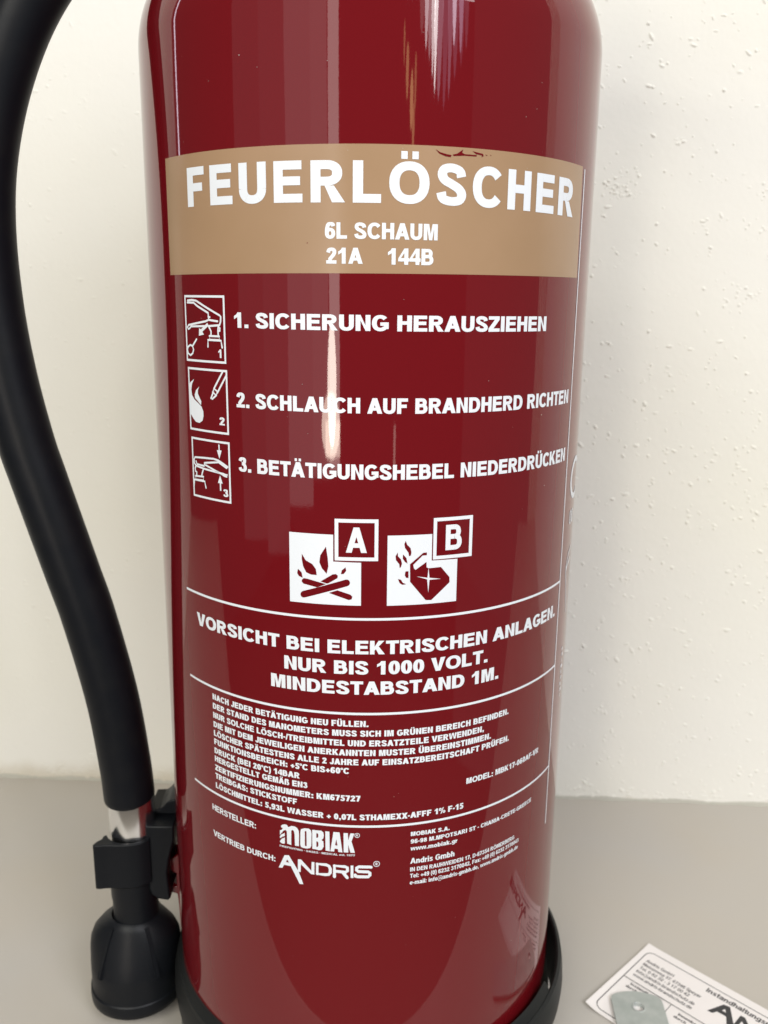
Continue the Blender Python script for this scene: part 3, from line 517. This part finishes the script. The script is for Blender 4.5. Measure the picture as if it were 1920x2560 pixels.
pic(2, -64.95, -46.15, -21.9, -42.05, PIC2, PIC2_FILL, None, '2', (-50.1, -47.8, -39.2, -39.2, 2.5))
pic(3, -64.5, -46.05, -44.35, -64.15, PIC3, PIC3_FILL, None, '3', (-49.4, -47.2, -62.2, -62.2, 2.5))
# fire class symbols
def f(p):
    p.poly([(-24.85, -70.8), (-10.7, -70.85), (-10.7, -79.45), (-2.0, -79.6), (-2.0, -93.66), (-24.9, -93.6)])
    p.rect(-10.25, -79.05, 3.25, -65.72, 1.15); p.text('A', -6.75, -.25, -76.42, -76.42, 8.1, .24, .2)
oa = P_('fire_class_symbol', f, label='class A symbol: burning logs beside a framed A')
def f(p):
    for i, q in enumerate(SYM_A): p.poly(q, i * .003)
subp('symbol_cutout', f, oa, PAINT, off=.14)
def f(p):
    p.poly([(6.12, -70.9), (20.25, -70.9), (20.25, -79.5), (28.97, -79.62), (28.97, -93.7), (6.12, -93.7)])
    p.rect(20.63, -79.22, 34.07, -65.82, 1.12); p.text('B', 24.75, 30.3, -76.5, -76.5, 8.2, .24, .19)
ob = P_('fire_class_symbol', f, label='class B symbol: burning fuel can beside a framed B')
def f(p):
    for i, q in enumerate(SYM_B): p.poly(q, i * .003)
subp('symbol_cutout', f, ob, PAINT, off=.14)
subp('star', lambda p: p.poly(SYM_B_STAR), ob, WHITE, off=.19)
# rules
for z0_, s0, s1 in ((-98.2, -71.8, 83.5), (-130.65, -72.1, 83.5), (-171.65, -72, 83.6)):
    P_('rule_line', lambda p: p.poly(box(s0, z0_ - .42, s1, z0_ + .42)))
P_('rule_line', lambda p: p.poly(box(83.4, -196.4, 84.2, 41.4)), label='thin upright white line along the right edge of the label')
def f(p):
    p.text('VORSICHT BEI ELEKTRISCHEN ANLAGEN.', -65.6, 79.95, -109.75, -110.25, 4.6, .275, .215)
    p.text('NUR BIS 1000 VOLT.', -27.25, 41.9, -116.85, -117.0, 4.6, .275, .215); p.text('MINDESTABSTAND 1M.', -32.15, 46.9, -123.8, -124.05, 4.6, .275, .215)
P_('warning_lettering', f)
ln = [('NACH JEDER BETÄTIGUNG NEU FÜLLEN.', .65, -135.2), ('DER STAND DES MANOMETERS MUSS SICH IM GRÜNEN BEREICH BEFINDEN.', 52.6, -138.65), ('NUR SOLCHE LÖSCH-/TREIBMITTEL UND ERSATZTEILE VERWENDEN,', 41.6, -142.15),
      ('DIE MIT DEM JEWEILIGEN ANERKANNTEN MUSTER ÜBEREINSTIMMEN.', 44.8, -145.6), ('LÖSCHER SPÄTESTENS ALLE 2 JAHRE AUF EINSATZBEREITSCHAFT PRÜFEN.', 53.4, -149.0), ('FUNKTIONSBEREICH: +5°C BIS+60°C', -5.6, -152.2),
      ('DRUCK (BEI 20°C) 14BAR', -22.35, -155.65), ('HERGESTELLT GEMÄß EN3', -19.7, -158.8), ('ZERTIFIZIERUNGSNUMMER: KM675727', -1.85, -162.25), ('TREIBGAS: STICKSTOFF', -23.45, -165.5), ('LÖSCHMITTEL: 5,93L WASSER + 0,07L STHAMEXX-AFFF 1% F-15', 34.35, -169.25)]
for t, x1, z in ln: P_('small_print_line', lambda p: p.text(t, -58.2, x1, z, z - .05, 2.15, .30, .225))
P_('small_print_line', lambda p: p.text('MODEL: MBK17-060AF-VR', 35.2, 72.4, -160.3, -160.9, 2.15, .28, .21))
P_('small_print_line', lambda p: p.text('HERSTELLER:', -60.65, -39.5, -178.9, -178.75, 2.35, .235, .19))
P_('small_print_line', lambda p: p.text('VERTRIEB DURCH:', -60.6, -31.9, -189.35, -189.35, 2.25, .235, .19))
for t, x1, za, zb, h, V in (('MOBIAK S.A.', 29.3, -176.2, -176.4, 1.5, .25), ('96-98 M.MPOTSARI ST - CHANIA-CRETE-GREECE', 68.9, -179.05, -179.3, 1.5, .24), ('www.mobiak.gr', 32.5, -181.75, -182.0, 1.55, .23), ('Andris Gmbh', 31.5, -186.85, -187.1, 2.05, .21),
                        ('IN DEN RAUHWEIDEN 17, D-67354 RÖMERBERG', 59.2, -189.85, -190.25, 1.5, .21), ('Tel: +49 (0) 6232 3170042, Fax: +49 (0) 6232 3170043', 61.8, -192.35, -192.65, 1.5, .21), ('e-mail: info@andris-gmbh.de, www.andris-gmbh.de', 61.6, -194.95, -195.3, 1.5, .21)):
    P_('address_line', lambda p: p.text(t, 15.3, x1, za, zb, h * 1.05, V * 1.2, V * .9))
def f(p):
    for i, q in enumerate(MOB_M + MOB_REST): p.poly(q, (i % 5) * .004)
    p.poly(MOB_O[0])
    p.line(arc(-2.85, -175.0, .78, .78, 0, 360, 18)[:-1], .2, True); p.text('R', -3.15, -2.55, -175.35, -175.35, .75, .3, .2)
    p.text('FIREFIGHTING · GASES · MEDICAL est. 1977', -30.1, -3.6, -182.95, -183.0, .72, .22, .18)
om = P_('maker_logo', f, label='maker logo reading MOBIAK with a feathered M')
subp('logo_cutout', lambda p: (p.poly(MOB_O[1]), p.poly(MOB_A_HOLE)), om, PAINT, off=.14)
def f(p):
    for i, q in enumerate(AND_FILL): p.poly(q, i * .004)
    for i, (c, q) in enumerate(AND_ST):
        p.line(q, 1.12, bool(c), lay=.02 + i * .004)
    p.line(arc(3.75, -185.9, .98, .98, 0, 360, 20)[:-1], .24, True); p.text('R', 3.4, 4.15, -186.4, -186.4, 1.0, .3, .2)
on = P_('dealer_logo', f, label='dealer logo reading ANDRIS with a long slanting leg on the A')
subp('logo_cutout', lambda p: p.poly(AND_A_HOLE), on, PAINT, off=.15)
# marks on the far right flank, seen edge-on
P_('approval_mark', lambda p: p.line(arc(97.9, -62.3, 7.0, 6.9, 48, 312, 30, 2), 2.1), label='large white C shaped approval mark at the right edge')
P_('approval_number', lambda p: p.text('00', 91.6, 98.6, -79.1, -79.1, 5.3, .19, .13))
P_('waste_symbol', lambda p: (p.line(catmull([(98.6, -88.6), (94.6, -90.2), (91.9, -93.2), (91.0, -96.0)], 5), .9, lay=.01), p.line([(91.0, -96.2), (94, -106), (96.5, -114)], .8, lay=.02), p.line([(91.2, -96.0), (93.5, -94.4), (97, -92.8)], 1.1, lay=.03)))
def f(p):
    for i in range(9): p.poly(box(92.6 + (i % 3) * .5, -128.3 - i * 2.4, 94.2 + (i % 2), -126.9 - i * 2.4))
P_('side_print', f)

# ---- foot ring
fx = 1.2
rear = part(lathe('foot_ring', [(81.5, -300), (82.1, -277), (82.3, -274.4), (83.1, -273.8), (84.3, -274.6), (85.1, -279), (85.5, -285), (85.1, -289.5), (83.1, -291.5), (81.5, -300)], FOOT, None, cx=2.3, n=300, sharp=38))
coll = part(lathe('foot_collar', [(80.25, -280), (80.25, -270.9), (80.9, -270.1), (81.8, -270.6), (84.4, -276.6), (85.4, -281), (85.6, -286.5), (85.2, -290), (83.6, -290), (82.2, -285)], FOOT, None, cx=1.9, n=200, a0=-112, a1=62, sharp=38))
skirt = part(lathe('foot_skirt', [(78, -296), (81.6, -289.5), (81.9, -300), (82.3, -306.6), (81.8, -307.9), (76, -307.9), (76, -300)], SKIRT, None, cx=.4, n=200, sharp=38))

# ---- hose, ferrule, clip, nozzle
HY = -5
hp = [(-8, 156), (-40, 158), (-74, 143), (-98, 121), (-116.3, 99), (-128.6, 75), (-136.3, 49.5), (-139.3, 25), (-138.9, -3), (-136.0, -29.5), (-131.4, -54), (-127.3, -69.7), (-117.2, -106.6), (-111.9, -126.1), (-104.9, -160), (-101.3, -190), (-100.3, -205.2)]
path = [(x, HY, z) for x, z in catmull(hp, 10)]
ctr = path + [(-100.22, HY, -206.4), (-100.2, HY, -207.2), (-100.18, HY, -207.6)]
rad = [10.45] * len(path) + [10.3, 9.9, 9.3]
hose = part(tube('hose', ctr, rad, RUBBER, None, 56))
fer = part(lathe('ferrule', [(8.6, -200), (9.7, -204), (9.7, -226.2), (9.3, -227.2), (9.5, -228), (9.2, -232), (8.6, -232)], ALU, None, cx=-99.6, cy=HY, n=96, sharp=38))
for v in fer.data.vertices:                                 # pressed with a few shallow crimps
    x = v.co.x * 1000 + 99.6; y = v.co.y * 1000 - HY; t = math.atan2(x, -y); k = 1 + .016 * math.cos(9 * t + .6) * (1 if v.co.z * 1000 - Z0 < -204 else 0)
    v.co.x = (-99.6 + x * k) * .001; v.co.y = (HY + y * k) * .001

tx = -100.4
tb = part(lathe('nozzle_tube', [(9.2, -226), (10.0, -230), (10.0, -252), (9.6, -255), (9.6, -263), (10.2, -267), (10.2, -269), (9.4, -269.5)], PLASTIC, None, cx=tx, cy=HY, n=64, sharp=45))
# clip: a flat-fronted collar gripping the tube, with a wing on the left, and its mounting piece behind
sec = [(-100.2 + 11.9 * math.sin(math.radians(a)), HY - 11.9 * math.cos(math.radians(a))) for a in (52, 40, 28, 16, 6)]
sec += [(-103, -16.9), (-107, -16.7), (-109.6, -16.9), (-111.6, -17.3), (-113.2, -17.1), (-113.5, -16.2), (-112.6, -14.0), (-111.0, -12.2), (-110.9, -10)]
sec += [(tx + 10.15 * math.sin(math.radians(a)), HY - 10.15 * math.cos(math.radians(a))) for a in range(-66, 61, 9)]
clip = part(slab('hose_clip', sec[::-1], -242.6, -221.9, PLASTIC, None, .45))
o = prism('clip_plate', [(-92.6, -216.5), (-80.9, -216.5), (-81, -223), (-83.4, -232), (-84.5, -239), (-84, -248), (-83.6, -251.4), (-84.6, -252.4), (-88.8, -251.6), (-91.6, -249.6), (-92.6, -246)], -11.6, 9, PLASTIC, None, .7); o.parent = clip; o.matrix_parent_inverse = Matrix.Identity(4)
o = prism('clip_hook', [(-93, -213.6), (-88.4, -213.4), (-86.6, -212), (-85.2, -210.2), (-83.4, -208.9), (-81.2, -208.6), (-80.2, -211), (-80.2, -215.4), (-93, -215.4)], -4, 13, PLASTIC, None, .5); o.parent = clip; o.matrix_parent_inverse = Matrix.Identity(4)
o = prism('clip_web', [(-92, -215.2), (-83, -215.2), (-83, -217), (-92, -217)], 1, 9, PLASTIC, None, 0); o.parent = clip; o.matrix_parent_inverse = Matrix.Identity(4)
br = part(prism('bracket', [(-86.5, -239), (-84.2, -236.6), (-81.6, -234.5), (-79.4, -233), (-79.4, -271), (-81.2, -271), (-81.6, -259), (-82, -253.6), (-87, -251.8), (-87, -248.6), (-82.2, -250), (-82, -243.4), (-83.6, -242.6)], -5.5, 5.5, PAINT, None, .35))
cup_prof = [(9.5, -262), (10.8, -263), (12, -265.2), (13.7, -269), (15.4, -272.8), (17.0, -276.6), (18.3, -280.0), (19.2, -282.8), (19.5, -284), (19.5, -289), (19.45, -294.8), (19.5, -295.0), (20.1, -295.5), (20.3, -298.5), (20.1, -300.8), (19.5, -301.4), (18.2, -301), (17.8, -290)]
cx_ = -101.4
cup = part(lathe('nozzle', cup_prof, PLASTIC, None, cx=cx_, cy=HY, n=120))
for v in cup.data.vertices:                                 # fuller shoulders to the left and right than in front
    z = v.co.z * 1000 - Z0; x = v.co.x * 1000 - cx_; y = v.co.y * 1000 - HY; r = math.hypot(x, y)
    if -283.9 < z < -262.9 and r > 10.5:
        D_ = [(-262.9, 10.8), (-264.6, 13.6), (-267.5, 16.6), (-270.5, 18.5), (-274.5, 19.5), (-284, 19.5)]
        for (za, ra), (zb, rb) in zip(D_, D_[1:]):
            if zb <= z <= za: rd = ra + (rb - ra) * (za - z) / (za - zb)
        k = 1 + (rd - r) * abs(x / r) ** 3.5 / r; v.co.x = (cx_ + x * k) * .001; v.co.y = (HY + y * k) * .001
autosharp(cup, 42)
for a in (-36, 40, 142, 218):                               # raised ribs running down the shoulder
    t = math.radians(a); tn = (math.cos(t), math.sin(t)); vs = []; fs = []
    for r, z in ((11.0, -264.2), (12.3, -266.4), (14.5, -271.5), (16.6, -276.5), (18.4, -280.6), (19.5, -283.9)):
        for dn, up in ((-1.1, -.6), (-.8, .75), (.8, .75), (1.1, -.6)):
            rr = r + up + .35; vs.append((cx_ + rr * math.sin(t) + dn * tn[0], HY - rr * math.cos(t) + dn * tn[1], z + up * .8))
    for i in range(5):
        for k in range(4): fs.append((i * 4 + k, i * 4 + (k + 1) % 4, i * 4 + 4 + (k + 1) % 4, i * 4 + 4 + k))
    fs += [(3, 2, 1, 0), (20, 21, 22, 23)]
    o = raw('rib', vs, fs, PLASTIC); autosharp(o, 40); o.parent = cup; o.matrix_parent_inverse = Matrix.Identity(4)
for a in (180,):                                 # rounded hoods over the air inlets
    t = math.radians(a); vs = []; fs = []; na, nb = 14, 8
    ctr_ = Vector((cx_ + 9.6 * math.sin(t), HY - 9.6 * math.cos(t), -273.6))
    if a == 0: continue
    for j in range(nb + 1):
        b_ = PI * .5 * j / nb
        for i in range(na * 2):
            q = PI * i / na; d = Vector((math.sin(t), -math.cos(t), 0)); e = Vector((math.cos(t), math.sin(t), 0)); u_ = Vector((0, 0, 1))
            v = ctr_ + d * 9.7 * math.sin(b_) + (e * math.cos(q) + u_ * math.sin(q) * (1 if q < PI else 1.45)) * 10 * math.cos(b_); vs.append(tuple(v))
    m_ = na * 2
    for j in range(nb):
        for i in range(m_): fs.append((j * m_ + i, j * m_ + (i + 1) % m_, (j + 1) * m_ + (i + 1) % m_, (j + 1) * m_ + i))
    o = raw('air_hood', vs, fs, PLASTIC); autosharp(o, 60); o.parent = cup; o.matrix_parent_inverse = Matrix.Identity(4)

# ================================================================ card and plate on the table
UX = Vector((.69605, -.7180)); UY = Vector((.7180, .69605)); CO = Vector((139.72, 27.82))
def ch(u, v): return .25 + .9 * max(0, (7 - u) / 7) ** 2 * max(0, (-v - 10) / 45) + .35 * max(0, (8 - u) / 8) ** 2
def cp(u, v): return CO + UX * u + UY * v
def cpl(u, v, off): p = cp(u, v); return (p.x, p.y, -307.35 + ch(u, v) + off)
CD = empty('service_card', 'white printed service card lying askew on the table, partly under the zinc plate', 'card', M(CO.x, CO.y, -308))
out = [(0, 0), (88, 0), (88, -55.6), (-.8, -55.6)]
vs = []; fs = []; nu, nv = 60, 16
for k in (0, 1):
    for i in range(nu + 1):
        for j in range(nv + 1):
            u = -.8 * j / nv + 88.8 * (i / nu) ** 1.5 if False else (88 + .8 * j / nv) * i / nu - .8 * j / nv; v = -55.6 * j / nv; p = cp(u, v)
            vs.append((p.x, p.y, -307.75 + ch(u, v) + k * .4 ))
g = (nu + 1) * (nv + 1)
for i in range(nu):
    for j in range(nv):
        a = i * (nv + 1) + j; b = a + nv + 1; fs.append((g + a, g + a + 1, g + b + 1, g + b)); fs.append((a, b, b + 1, a + 1))
for i in range(nu): a = i * (nv + 1); b = a + nv + 1; fs.append((a, g + a, g + b, b)); a += nv; b += nv; fs.append((a, b, g + b, g + a))
for j in range(nv): fs.append((j, j + 1, g + j + 1, g + j)); a = nu * (nv + 1) + j; fs.append((a, g + a, g + a + 1, a + 1))
def inv(o, e): o.parent = e; o.matrix_parent_inverse = Matrix.Translation(-e.location); return o
o = inv(raw('card_sheet', vs, fs, CARDM), CD); autosharp(o, 30)
def C_(name, fn): p = Print(); fn(p); return inv(p.build(name, INK, None, off=.03, plane=cpl), CD)
def f(p):
    r = 3.5; q = arc(2.6 + r, -4.6 - r, r, r, 90, 180, 8, 2) + arc(2.2 + r, -53.4 + r, r, r, 180, 270, 8, 2) + arc(84.5 - r, -53.4 + r, r, r, 270, 360, 8, 2) + arc(84.5 - r, -4.6 - r, r, r, 0, 90, 8, 2)
    p.line(q, .42, True); p.line([(2.4, -27.9), (84.5, -28.4)], .36, lay=.02); p.line([(26.4, -28.3), (26.4, -53)], .3, lay=.02); p.line([(51, -28.3), (51, -53)], .3, lay=.02)
C_('frame_lines', f)
for t, x1, z, h in (('Andris GmbH', 18.9, -12.1, 2.0), ('Meisenweg 37, 67346 Speyer', 33.8, -15.2, 2.0), ('Tel. 0 62 32 - 3 17 00 42', 29.6, -18.3, 2.0), ('info@andris-brandschutz.de', 33.7, -21.4, 2.0), ('www.andris-brandschutz.de', 33.9, -24.5, 2.0)):
    C_('address_line', lambda p: p.text(t, 4.9, x1, z, z, h, .19, .16))
C_('heading', lambda p: p.text('Instandhaltungsnachweis', 33.6, 76.5, -9.3, -9.3, 2.9, .22, .18))
C_('field_text', lambda p: (p.text('Instandh.', 7.1, 16.8, -30.6, -30.6, 1.6, .24, .19), p.text('durch', 6.2, 11.6, -33.1, -33.1, 1.6, .24, .19)))
C_('field_text', lambda p: (p.text('Innenko', 31.2, 39.6, -31.6, -31.6, 1.6, .24, .19), p.text('durch', 30.3, 36, -34.1, -34.1, 1.6, .24, .19)))
k = 1.62
def tr(q): return [(39.2 + (x + 30.7) * k, -20.2 + (z + 191.6) * k) for x, z in q]
def f(p):
    for i, q in enumerate(AND_FILL): p.poly(tr(q), i * .004)
    for i, (c, q) in enumerate(AND_ST): p.line(tr(q), 1.25 * k, bool(c), lay=.02 + i * .004)
C_('dealer_logo', f)
p = Print(); p.poly(tr(AND_A_HOLE)); inv(p.build('logo_cutout', CARDM, None, off=.1, plane=cpl), CD)

PLT = empty('metal_plate', 'small galvanized metal plate with a round hole, lying on the white card', 'metal plate', M(*cp(15, -45), -306.9))
top = [(6.0, -45.4), (5.7, -44.2), (5.9, -42.6)] + catmull([(6.6, -41.0), (8.7, -37.8), (12.4, -34.1), (17.3, -31.2), (20.4, -30.3)], 4) + [(21.8, -30.3), (23.0, -30.9), (24.6, -32.5)]
dn = Vector((.648, -.762)); L = [Vector(q) for q in top]
outl = [tuple(v) for v in L] + [tuple(L[-1] + dn * 62), tuple(L[0] + dn * 62)]
outl = [tuple(cp(*q)) for q in outl]; hole = [tuple(cp(17.6 + 2.45 * math.cos(2 * PI * i / 28), -41.8 + 2.45 * math.sin(2 * PI * i / 28))) for i in range(28)]
outl = outl[::-1]
pl = slab('plate', outl, -307.0, -305.3, ZINC, None, .25, hole); inv(pl, PLT)
c_ = cp(17.6, -41.8)
inv(lathe('hole_burr', [(2.42, -305.35), (2.45, -305.05), (2.8, -305.1), (3.25, -305.32)], ZINC, None, cx=c_.x, cy=c_.y, n=40), PLT)

# ---- dust: single crumbs nobody would count
def specks(name, pts, parent, plane=None):
    vs = []; fs = []
    for x, z, r in pts:
        b_ = len(vs)
        for i in range(6):
            a = 2 * PI * i / 6; px, pz = x + r * math.cos(a) * random.uniform(.7, 1.3), z + r * math.sin(a) * random.uniform(.7, 1.3)
            vs.append(plane(px, pz, .01) if plane else (80.12 * math.sin(px / 80), -80.12 * math.cos(px / 80), pz))
        vs.append(plane(x, z, r * .8) if plane else ((80.12 + r * .5) * math.sin(x / 80), -(80.12 + r * .5) * math.cos(x / 80), z))
        fs += [(b_ + i, b_ + (i + 1) % 6, b_ + 6) for i in range(6)]
    o = raw(name, vs, fs, DUST, parent); o['kind'] = 'stuff'; return o
part(specks('dust', [(-38.5, 66, .16), (-50, 60.5, .1), (-12, 63, .08), (9, 40.8, .1), (62, -36, .16), (38, -24, .1), (-20, -25, .1), (48, 52, .1), (54, 62, .1), (66, -60, .12)] + [(random.uniform(-80, 85), random.uniform(-270, 75), random.uniform(.04, .09)) for i in range(60)], None))
specks('dust', [(random.uniform(-260, 260), random.uniform(-120, 140), random.choice((.1, .15, .2, .3))) for i in range(70)], bpy.data.objects['tabletop'], lambda x, y, h: (x, y, -308 + h))
